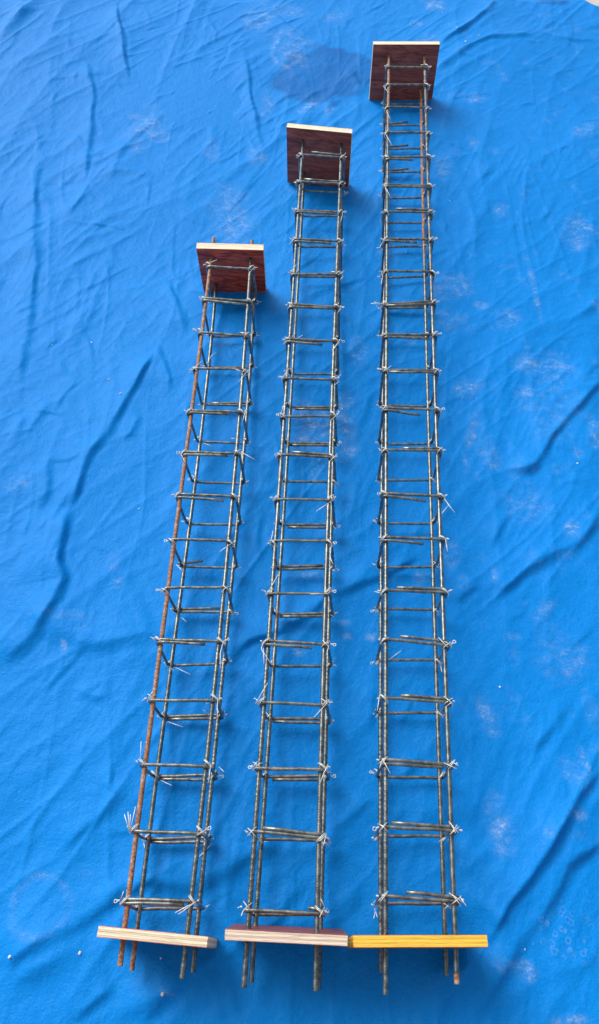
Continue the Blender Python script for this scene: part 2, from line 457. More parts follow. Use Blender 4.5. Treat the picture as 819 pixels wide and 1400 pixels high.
   20:[('TR',(613.7,1123),(626.5,1138.5)),('TR',(618,1129),(623,1139))],
   21:[('TR',(613.7,1220.6),(636.8,1236)),('TR',(629,1226),(637,1238)),('BL',(512,1242),(516,1254)),('BL',(514,1242),(511,1256))]}),
]

# ------------------------------------------------------------------ ground and tarp
def make_ground():
    s = 30
    o = obj('ground', [(-s, -s, -0.014), (s, -s, -0.014), (s, s, -0.014), (-s, s, -0.014)], [(0, 1, 2, 3)], M_CONC, smooth=False)
    tag(o, kind='structure')
make_ground()

# folds traced along their crest: polyline, height (m), lit-side width, dark-side width
FOLDS = [
 ([(157,-5),(161,20),(166,50),(171,85),(176,112)], .016,.030,.010),
 ([(118,80),(122,105),(127,130),(122,180),(117,232),(112,250)], .011,.035,.012),
 ([(331,60),(338,95),(343,130),(352,175),(362,217)], .013,.03,.011),
 ([(52,210),(48,260),(45,310),(48,350),(44,400),(36,450),(30,490),(24,540)], .010,.05,.016),
 ([(-5,62),(14,40),(35,18),(60,-5)], .020,.02,.05),
 ([(365,8),(385,28),(412,55)], .007,.03,.012),
 ([(212,466),(224,495),(231,518),(223,540)], .008,.04,.012),
 ([(212,474),(185,525),(157,570),(135,600),(121,621),(108,660),(93,700)], .013,.035,.012),
 ([(225,372),(242,420),(257,465)], .008,.03,.014),
 ([(66,620),(63,670),(48,700)], .007,.04,.012),
 ([(190,560),(178,590),(160,600)], .008,.02,.012),
 ([(93,690),(87,725),(80,760),(79,773),(87,790),(80,810),(70,830),(44,865),(22,887),(-5,907)], .020,.05,.016),
 ([(40,866),(66,851),(90,862),(121,876),(165,872),(200,862),(222,852)], .014,.07,.035),
 ([(205,885),(180,900),(150,905)], .006,.03,.02),
 ([(100,938),(125,950),(148,960)], .006,.03,.015),
 ([(198,1058),(165,1086),(139,1108),(100,1142),(62,1174)], .010,.05,.022),
 ([(178,1205),(150,1225),(121,1244),(73,1273),(20,1306),(-5,1320)], .016,.05,.018),
 ([(140,1280),(100,1294),(60,1316),(30,1331),(-5,1346)], .014,.04,.030),
 ([(163,1340),(130,1366),(88,1397)], .013,.045,.020),
 ([(339,1287),(300,1303),(267,1321),(240,1345),(215,1370),(186,1402)], .013,.045,.016),
 ([(262,1335),(225,1352),(175,1381),(140,1402)], .010,.04,.018),
 ([(150,1238),(175,1215),(198,1204),(222,1202),(250,1205),(274,1202),(300,1191),(325,1178),(359,1157),(390,1148)], .015,.06,.022),
 ([(312,925),(313,908),(322,893),(341,877),(381,862),(410,845),(433,829),(448,815),(460,811),(480,805),(496,796),(520,787),(539,779),(560,768),(577,755)], .015,.05,.014),
 ([(825,697),(805,722),(788,741),(765,753),(750,760),(730,773),(712,785),(698,796),(686,804),(671,822)], .016,.05,.016),
 ([(620,830),(630,815),(642,804),(660,794)], .010,.03,.012),
 ([(668,752),(676,735),(685,718),(702,697)], .010,.03,.014),
 ([(826,514),(803,540),(781,565),(765,585),(750,603),(740,618),(731,631),(720,640),(700,641),(684,638)], .018,.045,.013),
 ([(825,398),(808,415),(786,437)], .009,.04,.018),
 ([(820,488),(800,515),(790,532)], .007,.025,.012),
 ([(719,1040),(728,1023),(737,1010),(762,978),(778,947)], .010,.035,.013),
 ([(826,1040),(808,1063),(794,1082),(770,1119),(745,1157),(721,1195),(695,1235),(667,1280),(645,1308),(628,1328),(605,1368),(590,1402)], .022,.055,.012),
 ([(826,1143),(800,1163),(778,1180),(766,1200),(756,1221),(731,1252),(702,1287),(694,1305),(686,1322),(665,1360),(640,1402)], .018,.055,.018),
 ([(630,1206),(645,1182),(666,1154)], .008,.03,.014),
 ([(545,1120),(580,1110),(607,1107),(640,1106),(670,1110)], .008,.05,.03),
 ([(690,1240),(676,1258),(664,1270)], .006,.03,.014),
 ([(598,68),(612,57),(623,51),(645,36),(664,19),(676,0)], .016,.03,.014),
 ([(594,101),(620,82),(638,71),(655,63),(680,55),(737,51)], .012,.035,.018),
 ([(715,44),(745,48),(785,53),(825,49)], .007,.04,.02),
 ([(560,858),(600,855),(648,857)], .007,.03,.030),
 ([(452,1138),(480,1115),(512,1085)], .009,.04,.016),
 ([(440,1262),(470,1236),(500,1205)], .008,.04,.02),
 ([(395,415),(430,403),(470,392),(510,376)], .008,.035,.02),
 ([(360,440),(385,430),(400,432)], .006,.03,.02),
 ([(545,1070),(560,1050),(572,1030)], .008,.03,.014),
 ([(505,1010),(508,965),(514,935)], .007,.03,.012),
 ([(542,1000),(555,975),(563,950)], .007,.03,.012),
 ([(200,47),(260,44),(330,50)], .004,.03,.02),
 ([(118,247),(165,232),(215,243)], .006,.03,.02),
 ([(70,242),(100,228),(140,215),(180,190),(222,150)], .006,.035,.018),
 ([(150,250),(165,205),(200,190)], .005,.025,.016),
 ([(470,90),(490,120),(480,150)], .006,.03,.018),
 ([(625,560),(600,575)], .004,.02,.012),
 ([(360,690),(350,730),(352,770)], .006,.03,.018),
 ([(480,600),(500,560),(508,530)], .007,.03,.014),
 ([(475,700),(490,660),(495,640)], .005,.03,.014),
 ([(10,620),(25,590),(30,560)], .006,.03,.018),
 ([(740,1340),(770,1320),(819,1310)], .005,.04,.02),
]
DUST = [  # u, v, ru, rv, angle, strength
 (205,167,26,17,-.5,.9),(186,190,18,12,-.4,.4),(290,200,10,18,.2,.4),(315,292,26,42,.3,.55),(400,66,22,24,0,.6),(360,25,16,18,0,.6),
 (392,14,28,10,0,.5),(350,212,12,14,0,.5),(365,140,9,16,0,.5),(424,143,14,7,.3,.8),(450,149,8,6,0,.6),(460,25,18,10,0,.4),(362,147,10,9,0,.6),
 (345,25,14,20,.4,.4),(427,586,26,36,.2,.75),(473,580,14,40,.1,.65),(430,650,7,14,-.4,.7),(417,787,24,5,0,.8),(476,871,9,5,0,1.3),(506,872,8,5,0,1.3),
 (472,853,8,4,0,.6),(410,892,9,5,0,.6),(645,590,6,26,-.35,.95),(636,625,5,10,0,.9),(722,500,22,12,-.1,.7),(762,506,25,22,0,.45),(640,531,20,10,.3,.7),
 (716,537,16,10,0,.6),(692,440,16,13,.5,.5),(612,398,34,16,.3,.5),(655,422,10,5,0,.7),(729,395,4,44,0,.5),(668,622,14,20,.3,.5),(812,590,9,20,0,.8),
 (790,622,6,7,0,.6),(755,560,40,40,0,.25),(645,137,15,6,0,.6),(647,200,9,9,0,.45),(605,233,12,15,.4,.45),(683,291,9,8,0,.7),(790,318,22,17,.3,.75),
 (800,178,18,10,.4,.5),(595,12,16,8,0,.95),(570,35,8,5,0,.7),(584,60,14,8,0,.4),(745,833,18,8,.6,.65),(675,785,4,13,0,.8),(575,790,10,8,0,.5),(570,806,9,6,0,.6),
 (665,980,13,28,.2,.6),(760,895,34,30,0,.35),(755,918,15,8,0,.5),(805,965,10,22,0,.6),(798,1040,8,18,.2,.8),(675,1003,9,6,0,.6),(680,1130,18,34,.1,.6),
 (785,1060,14,24,.4,.6),(790,1112,10,12,0,.5),(715,1327,17,13,-.4,.75),(681,1319,8,11,.2,.7),(778,1396,28,10,0,.65),(30,660,20,10,0,.4),(85,842,42,7,-.1,.35),
 (160,796,10,9,0,.45),(155,762,7,16,0,.35),(87,882,4,10,.3,.8),(120,1195,18,8,0,.3),(700,870,16,6,0,.4),(618,760,10,22,0,.4),(632,795,10,14,0,.35),
 (720,690,30,30,0,.3),(780,725,8,10,-.6,.7),(300,470,20,10,0,.2),(400,560,12,10,0,.3),(535,350,16,6,0,.3),(545,420,14,6,0,.4),(610,440,20,14,0,.35),
 (228,1357,12,5,-.5,.5),(375,405,12,10,0,.25),(490,480,10,30,.2,.4),(745,1140,10,10,0,.3),(110,860,14,4,0,.3),(560,470,14,5,0,.4),
]
def poly_dist(px, py, poly):
    best = np.full(px.shape, 1e9); sgn = np.zeros(px.shape); tt = np.zeros(px.shape)
    seg = [math.dist(poly[i], poly[i + 1]) for i in range(len(poly) - 1)]
    tot = sum(seg); acc = 0
    for i in range(len(poly) - 1):
        ax, ay = poly[i]; bx, by = poly[i + 1]
        dx, dy = bx - ax, by - ay
        l2 = dx * dx + dy * dy + 1e-12
        t = np.clip(((px - ax) * dx + (py - ay) * dy) / l2, 0, 1)
        ex, ey = px - (ax + t * dx), py - (ay + t * dy)
        d = np.hypot(ex, ey)
        cr = dx * ey - dy * ex            # >0 : left of travel
        nxx, nyy = -dy, dx                # left normal
        flip = 1.0 if (nxx * 0.62 - nyy * 0.78) > 0 else -1.0   # away from the light
        m = d < best
        best = np.where(m, d, best)
        sgn = np.where(m, np.sign(cr) * flip, sgn)
        tt = np.where(m, (acc + t * seg[i]) / tot, tt)
        acc += seg[i]
    return best, sgn, tt

def smooth_poly(p, n=4):
    p = [np.array(q[:2], float) for q in p]
    if len(p) < 3:
        return [tuple(q) for q in p]
    out = []
    for i in range(len(p) - 1):
        p0, p1, p2, p3 = p[max(i - 1, 0)], p[i], p[i + 1], p[min(i + 2, len(p) - 1)]
        for k in range(n):
            t = k / n
            out.append(tuple(0.5 * ((2 * p1) + (-p0 + p2) * t + (2 * p0 - 5 * p1 + 4 * p2 - p3) * t * t + (-p0 + 3 * p1 - 3 * p2 + p3) * t ** 3)))
    out.append(tuple(p[-1]))
    return out

def make_tarp():
    X0, X1, Y0 = -1.35, 1.35, -0.45
    nx, ny = 760, 900
    xs = np.linspace(X0, X1, nx)
    ve = np.linspace(0, 1, ny)
    # far edge of the cloth: just beyond the frame, dipping at the right corner
    yfar = Yof(-12, 0) + 0.02 * np.sin(xs * 5.1) + 0.012 * np.sin(xs * 13.0 + 1)
    cx = unproj(806, 3).x
    ycut = Yof(2, 0)
    s = np.clip((xs - (cx - 0.03)) / 0.05, 0, 1); s = s * s * (3 - 2 * s)
    yfar = yfar * (1 - s) + (ycut + 0.01 * np.sin(xs * 60)) * s
    X = np.repeat(xs[None, :], ny, 0)
    Y = Y0 + ve[:, None] * (yfar[None, :] - Y0)
    Z = np.zeros_like(X)
    def add(poly, h, wl, wr, ends=0.22, broad=0.0):
        rad = max(wl * 4.2, wr * 8.5) + 0.01
        pxs = [p[0] for p in poly]; pys = [p[1] for p in poly]
        ix0, ix1 = np.searchsorted(xs, [min(pxs) - rad, max(pxs) + rad])
        span = (yfar.mean() - Y0)
        iy0 = max(0, int((min(pys) - rad - Y0) / span * ny) - 6); iy1 = min(ny, int((max(pys) + rad - Y0) / span * ny) + 8)
        if ix1 - ix0 < 2 or iy1 - iy0 < 2:
            return
        sx, sy = X[iy0:iy1, ix0:ix1], Y[iy0:iy1, ix0:ix1]
        d, sg, t = poly_dist(sx, sy, poly)
        e = np.clip(np.minimum(t, 1 - t) / ends, 0, 1); e = e * e * (3 - 2 * e)
        # a fold is never even: crest height, width and line all wander along it
        tot = sum(math.dist(poly[i], poly[i + 1]) for i in range(len(poly) - 1))
        q1, q2, q3 = rng.uniform(0, 6.28, 3)
        sl = t * tot
        e = e * (0.78 + 0.22 * np.sin(sl * 38 + q1) * np.sin(sl * 17 + q2))
        wob_ = (0.0016 * np.sin(sl * 31 + q3) + 0.0006 * np.sin(sl * 83 + q1)) * min(1, wl / 0.02)
        sd_ = d * np.where(sg > 0, 1, -1) + wob_
        d, sg = np.abs(sd_), np.sign(sd_)
        wr = wr * (1 + 0.30 * np.sin(sl * 17 + q2) + 0.12 * np.sin(sl * 41 + q3))
        dl = np.sqrt(d * d + (0.15 * wl) ** 2) - 0.15 * wl
        dark = (1 - broad) * np.exp(-(d / wr) ** 2) + broad * np.exp(-(d / (4.2 * wr)) ** 2) - 0.16 * np.clip(d / wr, 0, 1) * np.exp(-((d - 2.3 * wr) / (1.2 * wr)) ** 2)
        lit = (1 - broad) * np.exp(-dl / (wl * 0.75)) + broad * np.exp(-(d / (2.0 * wl)) ** 2)
        prof = np.where(sg > 0, dark, lit)
        Z[iy0:iy1, ix0:ix1] += h * e * prof
    for poly, h, wl, wr in FOLDS:
        w = [unproj(u, v)[:2] for u, v in poly]
        add(smooth_poly(w), h * 0.82, wl * 0.85, wr * 0.50, 0.15 if len(poly) > 5 else 0.35, 0.36)
    # soft undulation
    for k in range(26):
        a = rng.uniform(0, 2 * math.pi); f = rng.uniform(2.5, 13)
        Z += (0.0042 / f) * np.sin((X * math.cos(a) + Y * math.sin(a)) * f + rng.uniform(0, 6.28)) * 2.0
    # crumple: connected networks of soft ridges at three sizes
    def field(lx, ly, ang, seed):
        r2 = np.random.default_rng(seed)
        n = 768
        kx = np.fft.fftfreq(n, 3.4 / n)[None, :] * 2 * math.pi; ky = np.fft.fftfreq(n, 3.4 / n)[:, None] * 2 * math.pi
        a_, b_ = kx * math.cos(ang) + ky * math.sin(ang), -kx * math.sin(ang) + ky * math.cos(ang)
        flt = np.exp(-0.5 * ((a_ * lx) ** 2 + (b_ * ly) ** 2))
        g = np.real(np.fft.ifft2(np.fft.fft2(r2.normal(size=(n, n))) * flt)); g /= g.std()
        fx_ = np.clip((X + 1.5) / 3.4 * n, 0, n - 2); fy_ = np.clip((Y + 0.5) / 3.4 * n, 0, n - 2)
        i0, j0 = fx_.astype(int), fy_.astype(int); u_, v_ = fx_ - i0, fy_ - j0
        return (g[j0, i0] * (1 - u_) + g[j0, i0 + 1] * u_) * (1 - v_) + (g[j0 + 1, i0] * (1 - u_) + g[j0 + 1, i0 + 1] * u_) * v_
    amt = 0.55 + 0.45 * np.clip(0.5 + 0.6 * field(0.16, 0.16, 0, 5), 0, 1)
    for lx, ly, ang, amp, sd in ((0.20, 0.065, 0.95, 0.0050, 1), (0.13, 0.042, 1.35, 0.0034, 2), (0.085, 0.026, 0.7, 0.0022, 3), (0.036, 0.014, 1.0, 0.0009, 4)):
        f_ = field(lx, ly, ang, sd)
        Z += amp * amt * (np.exp(-np.sqrt(f_ * f_ + 0.003) / 0.42) - 0.35)
    for lx, ly, ang, amp, sd, sh in ((0.24, 0.030, 1.0, 0.0026, 21, .20), (0.17, 0.022, 0.72, 0.0020, 22, .20), (0.13, 0.020, 1.6, 0.0014, 24, .20), (0.06, 0.011, 1.1, 0.0010, 23, .25)):
        f_ = field(lx, ly, ang, sd)
        am2 = np.clip(0.35 + 0.75 * field(0.09, 0.09, 0, sd + 40), 0, 1.3)
        Z += amp * am2 * np.exp(-np.sqrt(f_ * f_ + 0.0015) / sh)
    # many small creases
    for k in range(380):
        cxx, cyy = rng.uniform(-1.2, 1.2), rng.uniform(-0.3, 2.75)
        if rng.random() < 0.6:
            base = math.radians(52) if cxx > -0.2 else math.radians(rng.choice([35, 80, 100]))
            a = base + rng.normal(0, 0.32)
        else:
            a = rng.uniform(0, math.pi)
        ln = rng.uniform(0.04, 0.22) * (0.7 + 0.35 * cyy)
        bend = rng.normal(0, 0.16)
        pts = []
        for q in np.linspace(-0.5, 0.5, 6):
            aa = a + bend * q * 2
            pts.append((cxx + math.cos(aa) * ln * q + rng.normal(0, 0.002), cyy + math.sin(aa) * ln * q + rng.normal(0, 0.002)))
        add(smooth_poly(pts, 2), rng.uniform(0.0008, 0.0030) * (1 if rng.random() < 0.75 else -0.7), rng.uniform(0.008, 0.024), rng.uniform(0.004, 0.008), 0.45)
    # the ends of the plates press the cloth flat
    for c in cages:
        far = [unproj(*p) for p in c['far'][2:]]
        nr = [unproj(p[0], p[1], c['h']) for p in c['near']['i']]
        for a, b in (far, nr):
            d, sg, t = poly_dist(X, Y, [(a.x, a.y), (b.x, b.y)])
            k = np.clip((d - 0.012) / 0.05, 0, 1); k = k * k * (3 - 2 * k)
            Z = np.where(k < 1, np.minimum(Z, 0.001) * (1 - k) + Z * k, Z)
        TLw = [unproj(*p, c['zt']) for p in (c['TL'][0], c['TL'][-1])]; TRw = [unproj(*p, c['zt']) for p in (c['TR'][0], c['TR'][-1])]
        mid = [((a.x + b.x) / 2, (a.y + b.y) / 2) for a, b in zip(TLw, TRw)]
        d, sg, t = poly_dist(X, Y, mid)
        k = np.clip((d - 0.07) / 0.05, 0, 1)
        Z = np.minimum(Z, 0.013 + 0.03 * k)
    # the cloth edge lies down on the concrete
    ed = np.minimum(np.minimum(X - X0, X1 - X), np.minimum(Y - Y0, yfar[None, :] - Y))
    k = np.clip(ed / 0.035, 0, 1)
    Z = np.clip(Z, -0.0105, 0.05)
    Z = Z * k + (-0.0115) * (1 - k)
    verts = np.stack([X, Y, Z], -1).reshape(-1, 3).astype(np.float32)
    idx = np.arange(nx * ny).reshape(ny, nx)
    f = np.stack([idx[:-1, :-1], idx[:-1, 1:], idx[1:, 1:], idx[1:, :-1]], -1).reshape(-1, 4)
    me = bpy.data.meshes.new('tarp')
    me.vertices.add(len(verts)); me.vertices.foreach_set('co', verts.ravel())
    me.loops.add(f.size); me.loops.foreach_set('vertex_index', f.ravel().astype(np.int32))
    me.polygons.add(len(f)); me.polygons.foreach_set('loop_start', np.arange(0, f.size, 4, dtype=np.int32))
    me.polygons.foreach_set('loop_total', np.full(len(f), 4, np.int32))
    me.polygons.foreach_set('use_smooth', np.ones(len(f), bool))
    me.update(calc_edges=True)
    # dirt maps on the cloth
    dust = np.zeros_like(X); wet = np.zeros_like(X); bub = np.zeros_like(X)
    def ell(u, v, ru, rv, ang):
        c = unproj(u, v); rx = abs(unproj(u + ru, v).x - c.x); ry = abs(unproj(u, v - rv).y - c.y)
        dx, dy = X - c.x, (Y - c.y) * (rx / ry) * (ru and rv / ru)  # metric with equal pixel look
        q = rx * rv / ru if ru else rx
        dyp = (Y - c.y) * (q / ry)
        ca, sa = math.cos(ang), math.sin(ang)
        a = (dx * ca + dyp * sa) / rx; b = (-dx * sa + dyp * ca) / q
        return np.sqrt(a * a + b * b)
    wob = 0.18 * np.sin(X * 37 + 3 * np.sin(Y * 23)) + 0.16 * np.sin(Y * 51 + 2 * np.sin(X * 31))
    for u, v, ru, rv, an, st in DUST:
        e = ell(u, v, ru, rv, an) + wob
        dust = np.maximum(dust, st * np.clip(1.35 - e, 0, 1))
    e = ell(55, 1240, 40, 40, 0) + wob * 0.3
    dust = np.maximum(dust, 0.35 * np.clip(1 - np.abs(e - 1) * 5, 0, 1))
    e = ell(397, 68, 24, 24, 0) + wob * 0.3
    dust = np.maximum(dust, 0.6 * np.clip(1 - np.abs(e - 1) * 4, 0, 1) * (X < unproj(400, 60).x))
    wet = np.clip((1.04 - (ell(441, 102, 70, 36, 0.08) + wob * 0.28 + 0.04 * field(0.012, 0.012, 0, 9))) / 0.13, 0, 1) * np.clip(0.92 + 0.12 * field(0.03, 0.03, 0, 12), 0, 1)
    wet = np.maximum(wet, 0.8 * np.clip((1.0 - (ell(757, 0, 24, 7, 0) + wob * .3)) / 0.4, 0, 1))
    bub = np.clip((1.1 - (ell(772, 1283, 56, 42, -0.3) + wob)) / 0.5, 0, 1)
    dirt = np.clip((X - 0.05) / 0.5, 0.12, 1)
    for nm, ar in (('dust', dust), ('wet', wet), ('bubble', bub), ('dirt', dirt)):
        a = me.attributes.new(nm, 'FLOAT', 'POINT'); a.data.foreach_set('value', ar.ravel().astype(np.float32))
    me.materials.append(M_TARP)
    o = bpy.data.objects.new('tarp', me); C.objects.link(o)
    tag(o, 'creased blue cloth tarpaulin with pale mortar smears, spread under the three cages', 'tarpaulin')
    return xs, yfar, Y0, ny, Z
xs_, yfar_, TY0, TNY, TZ = make_tarp()
def tarp_z(x, y):
    i = int(np.clip(np.searchsorted(xs_, x), 1, len(xs_) - 1))
    v = (y - TY0) / (yfar_[i] - TY0)
    return float(TZ[int(np.clip(v * (TNY - 1), 0, TNY - 1)), i])

# ------------------------------------------------------------------ rebar cages
def rebar(name, parent, org, fx, ya, yb, z, phase, rustf, plain=0.0, ends_rust=None):
    n = int((yb - ya) / 0.00115)
    sides = 10
    ys = np.linspace(ya, yb, n)
    cxs = np.polyval(fx, ys) - org.x
    ph = np.arange(sides) * 2 * math.pi / sides + 0.2
    pitch = 0.0074
    S, PH = np.meshgrid(ys, ph, indexing='ij')
    half = np.sin(PH + phase) > 0
    q = (S / pitch + np.where(half, 1, -1) * 0.85 * np.cos(PH + phase) + np.where(half, 0, 0.5)) % 1.0
    pulse = np.clip(1 - np.abs(q - 0.5) / 0.24, 0, 1)
    R = RB - 0.00025 + (1 - plain) * 0.00072 * pulse * np.abs(np.sin(PH + phase)) ** 0.6
    R += 0.00042 * np.clip(1 - np.abs(np.sin(PH + phase)) * 3, 0, 1)
    wob = 0.0006 * np.sin(ys * 9 + phase) + 0.0003 * np.sin(ys * 31 + phase * 2)
    Vx = cxs[:, None] + R * np.cos(PH)
    Vz = (z + wob)[:, None] + R * np.sin(PH)
    Vy = S - org.y
    V = np.stack([Vx, Vy, Vz], -1).reshape(-1, 3)
    F = []
    idx = np.arange(n * sides).reshape(n, sides)
    r = np.roll(idx, -1, 1)
    F = np.stack([idx[:-1], idx[1:], r[1:], r[:-1]], -1).reshape(-1, 4).tolist()
    F.append(idx[0].tolist()); F.append(idx[-1][::-1].tolist())
    rust = np.repeat(np.array([rustf(y) for y in ys]), sides)
    me_o = obj(name, V.tolist(), F, M_BAR, parent, True, rust)
    return me_o

def plate_slab(w, h, y0, y1, holes, rad, layers=1):
    """w x h slab in local x/z, from y0 to y1, with round holes, one hole per quarter"""
    V, F = [], []
    xm = (sum(x for x, z in holes) / 4); zm = (sum(z for x, z in holes) / 4)
    nseg = 16
    for hx, hz in holes:
        x0, x1 = (-w / 2, xm) if hx < xm else (xm, w / 2)
        z0, z1 = (0, zm) if hz < zm else (zm, h)
        angs = sorted(set([2 * math.pi * k / nseg for k in range(nseg)] +
                          [math.atan2(cz - hz, cx_ - hx) % (2 * math.pi) for cx_ in (x0, x1) for cz in (z0, z1)]))
        ring, bound = [], []
        for a in angs:
            ca, sa = math.cos(a), math.sin(a)
            ts = []
            if ca > 1e-9: ts.append((x1 - hx) / ca)
            if ca < -1e-9: ts.append((x0 - hx) / ca)
            if sa > 1e-9: ts.append((z1 - hz) / sa)
            if sa < -1e-9: ts.append((z0 - hz) / sa)
            t = min(ts)
            ring.append((hx + ca * rad, hz + sa * rad)); bound.append((hx + ca * t, hz + sa * t))
        n = len(angs); b0 = len(V)
        for y in (y0, y1):
            V += [(x, y, z) for x, z in ring] + [(x, y, z) for x, z in bound]
        for k in range(n):
            k2 = (k + 1) % n
            F.append((b0 + k, b0 + k2, b0 + n + k2, b0 + n + k)[::-1])
            F.append((b0 + 2 * n + k, b0 + 2 * n + k2, b0 + 3 * n + k2, b0 + 3 * n + k))
            F.append((b0 + k, b0 + 2 * n + k, b0 + 2 * n + k2, b0 + k2))
    # rim with slightly uneven plies
    corners = [(-w / 2, 0), (w / 2, 0), (w / 2, h), (-w / 2, h)]
    loop = []
    m = 24
    for i in range(4):
        a, b = corners[i], corners[(i + 1) % 4]
        for k in range(m):
            t = k / m
            loop.append((a[0] + (b[0] - a[0]) * t, a[1] + (b[1] - a[1]) * t))
    b0 = len(V); nl = len(loop)
    ring_n = layers * 2 if layers > 1 else 2
    for j in range(ring_n):
        t = (j // 2 + (j % 2) * 1.0) / layers if layers > 1 else j
        y = y0 + (y1 - y0) * t
        off = 0.0 if layers == 1 else random.uniform(-0.0003, 0.0003)
        prev = off
        for x, z in loop:
            dz = 0.0 if layers == 1 else random.uniform(-0.00012, 0.00012)
            sx = 1 + (off + dz) / (w / 2)
            V.append((x * sx, y, h / 2 + (z - h / 2) * (1 + (off + dz) / (h / 2))))
    for j in range(ring_n - 1):
        for k in range(nl):
            k2 = (k + 1) % nl
            F.append((b0 + j * nl + k, b0 + j * nl + k2, b0 + (j + 1) * nl + k2, b0 + (j + 1) * nl + k))
    return V, F

def end_plate(parent, org, P, T, flip, holes3d, edge_mat, film_mat, layers, label):
    """P: top-left, top-right, bottom-left, bottom-right of the face towards the viewer"""
    TLp, TRp, BLp, BRp = P
    ex = (TRp - TLp); w = ex.length; ex.normalize()
    up = ((TLp + TRp) - (BLp + BRp)) * 0.5
    up = up - ex * up.dot(ex)
    h = up.length; up.normalize()
    nrm = up.cross(ex) * 1.0        # horizontal, roughly +Y
    if nrm.y < 0:
        nrm = -nrm
    top_mid = (TLp + TRp) * 0.5
    o0 = top_mid - up * h
    M = Matrix(((ex.x, nrm.x, up.x, o0.x), (ex.y, nrm.y, up.y, o0.y), (ex.z, nrm.z, up.z, o0.z), (0, 0, 0, 1)))
    inv = M.inverted()
    holes = []
    for f in holes3d:
        # intersect the bar with the plate plane
        lo, hi = o0.y - 0.08, o0.y + 0.08
        for _ in range(40):
            mid = (lo + hi) / 2
            if (inv @ f(mid)).y < T / 2: lo = mid
            else: hi = mid
        q = inv @ f(lo)
        holes.append((q.x, q.z))
    ft = 0.0007
    V, F = plate_slab(w, h, ft, T - ft, holes, RB + 0.0012, layers)
    o = obj('end_plate', V, F, edge_mat, parent, False)
    o.matrix_basis = Matrix.Translation(-org) @ M
    o['label'] = label
    for a, b in ((0.0, ft), (T - ft, T)):
        V, F = plate_slab(w, h, a, b, holes, RB + 0.0016, 1)
        obj('film_face', V, F, film_mat, o, False)
    return o, M, w, h

EYE = {}
def tie(parent, org, bar, leg, outx, up, R, eyes, whisk):
    """bar: bar axis point; leg: stirrup axis corner; a diagonal lashing of soft wire with a twisted end"""
    V, F = [], []
    c = (bar + leg) * 0.5
    rad = RB + RS + 0.0012
    side = 1 if R.random() < 0.5 else -1
    for loop in range(2):
        a0 = side * (0.75 + R.uniform(-0.15, 0.15)) * (1 if loop == 0 else R.choice([1, 1, 1, -0.9]))
        hx = Vector((math.cos(a0) * outx, math.sin(a0), 0))
        pts = []
        off = Vector((-hx.y, hx.x, 0)) * (0.0009 * (loop * 2 - 1))
        for k in range(15):
            t = 2 * math.pi * k / 14
            pts.append(c + off + hx * (math.cos(t) * rad * 1.15) + Vector((0, 0, math.sin(t) * rad * 1.05)))
        tube(pts, RW, 5, (V, F))
    # twisted pigtail
    s = c + Vector((outx * rad * 0.9, 0, up * 0.003))
    d = Vector((outx * R.uniform(0.7, 1.0), R.uniform(-0.7, 0.75), up * R.uniform(0.0, 0.45) if up > 0 else R.uniform(-0.15, 0.25))).normalized()
    ln = R.uniform(0.0015, 0.005)
    u1 = d.orthogonal().normalized(); u2 = d.cross(u1)
    for st in (0, math.pi):
        pts = []
        for k in range(13):
            t = k / 12
            an = st + t * 9
            pts.append(s + d * (t * ln) + (u1 * math.cos(an) + u2 * math.sin(an)) * 0.0010)
        tube(pts, RW, 5, (V, F))
    e = s + d * ln
    kind = R.random()
    if len(whisk) > 1:
        pass
    elif eyes or kind < 0.34:         # ring-shaped end
        rr = R.uniform(0.0018, 0.0028)
        ax = (d + Vector((0, 0, 0.0))).normalized()
        bx = Vector((-ax.y, ax.x, R.uniform(-0.3, 0.3))).normalized()
        cc = e + ax * rr
        tube([cc + ax * (math.cos(t) * rr) + bx * (math.sin(t) * rr) for t in np.linspace(0, 2 * math.pi * 0.97, 14)], RW * 1.05, 5, (V, F))
    elif kind > 0.62:
        for k in range(2 if kind > 0.9 else 1):
            dd = (d + Vector((R.uniform(-.7, .7), R.uniform(-.9, .9), R.uniform(-.2, .5)))).normalized()
            l2 = R.uniform(0.002, 0.006)
            tube([e, e + dd * l2 * 0.5 + Vector((0, 0, 0.001)), e + dd * l2], RW * 0.9, 5, (V, F))
    for pts in whisk:
        tube(fillet([Vector(p) for p in pts], 0.006, 4) if len(pts) > 2 else pts, RW, 5, (V, F))
    V = [Vector(v) - org for v in V]
    return obj('tie_wire', V, F, M_WIRE, parent, True)

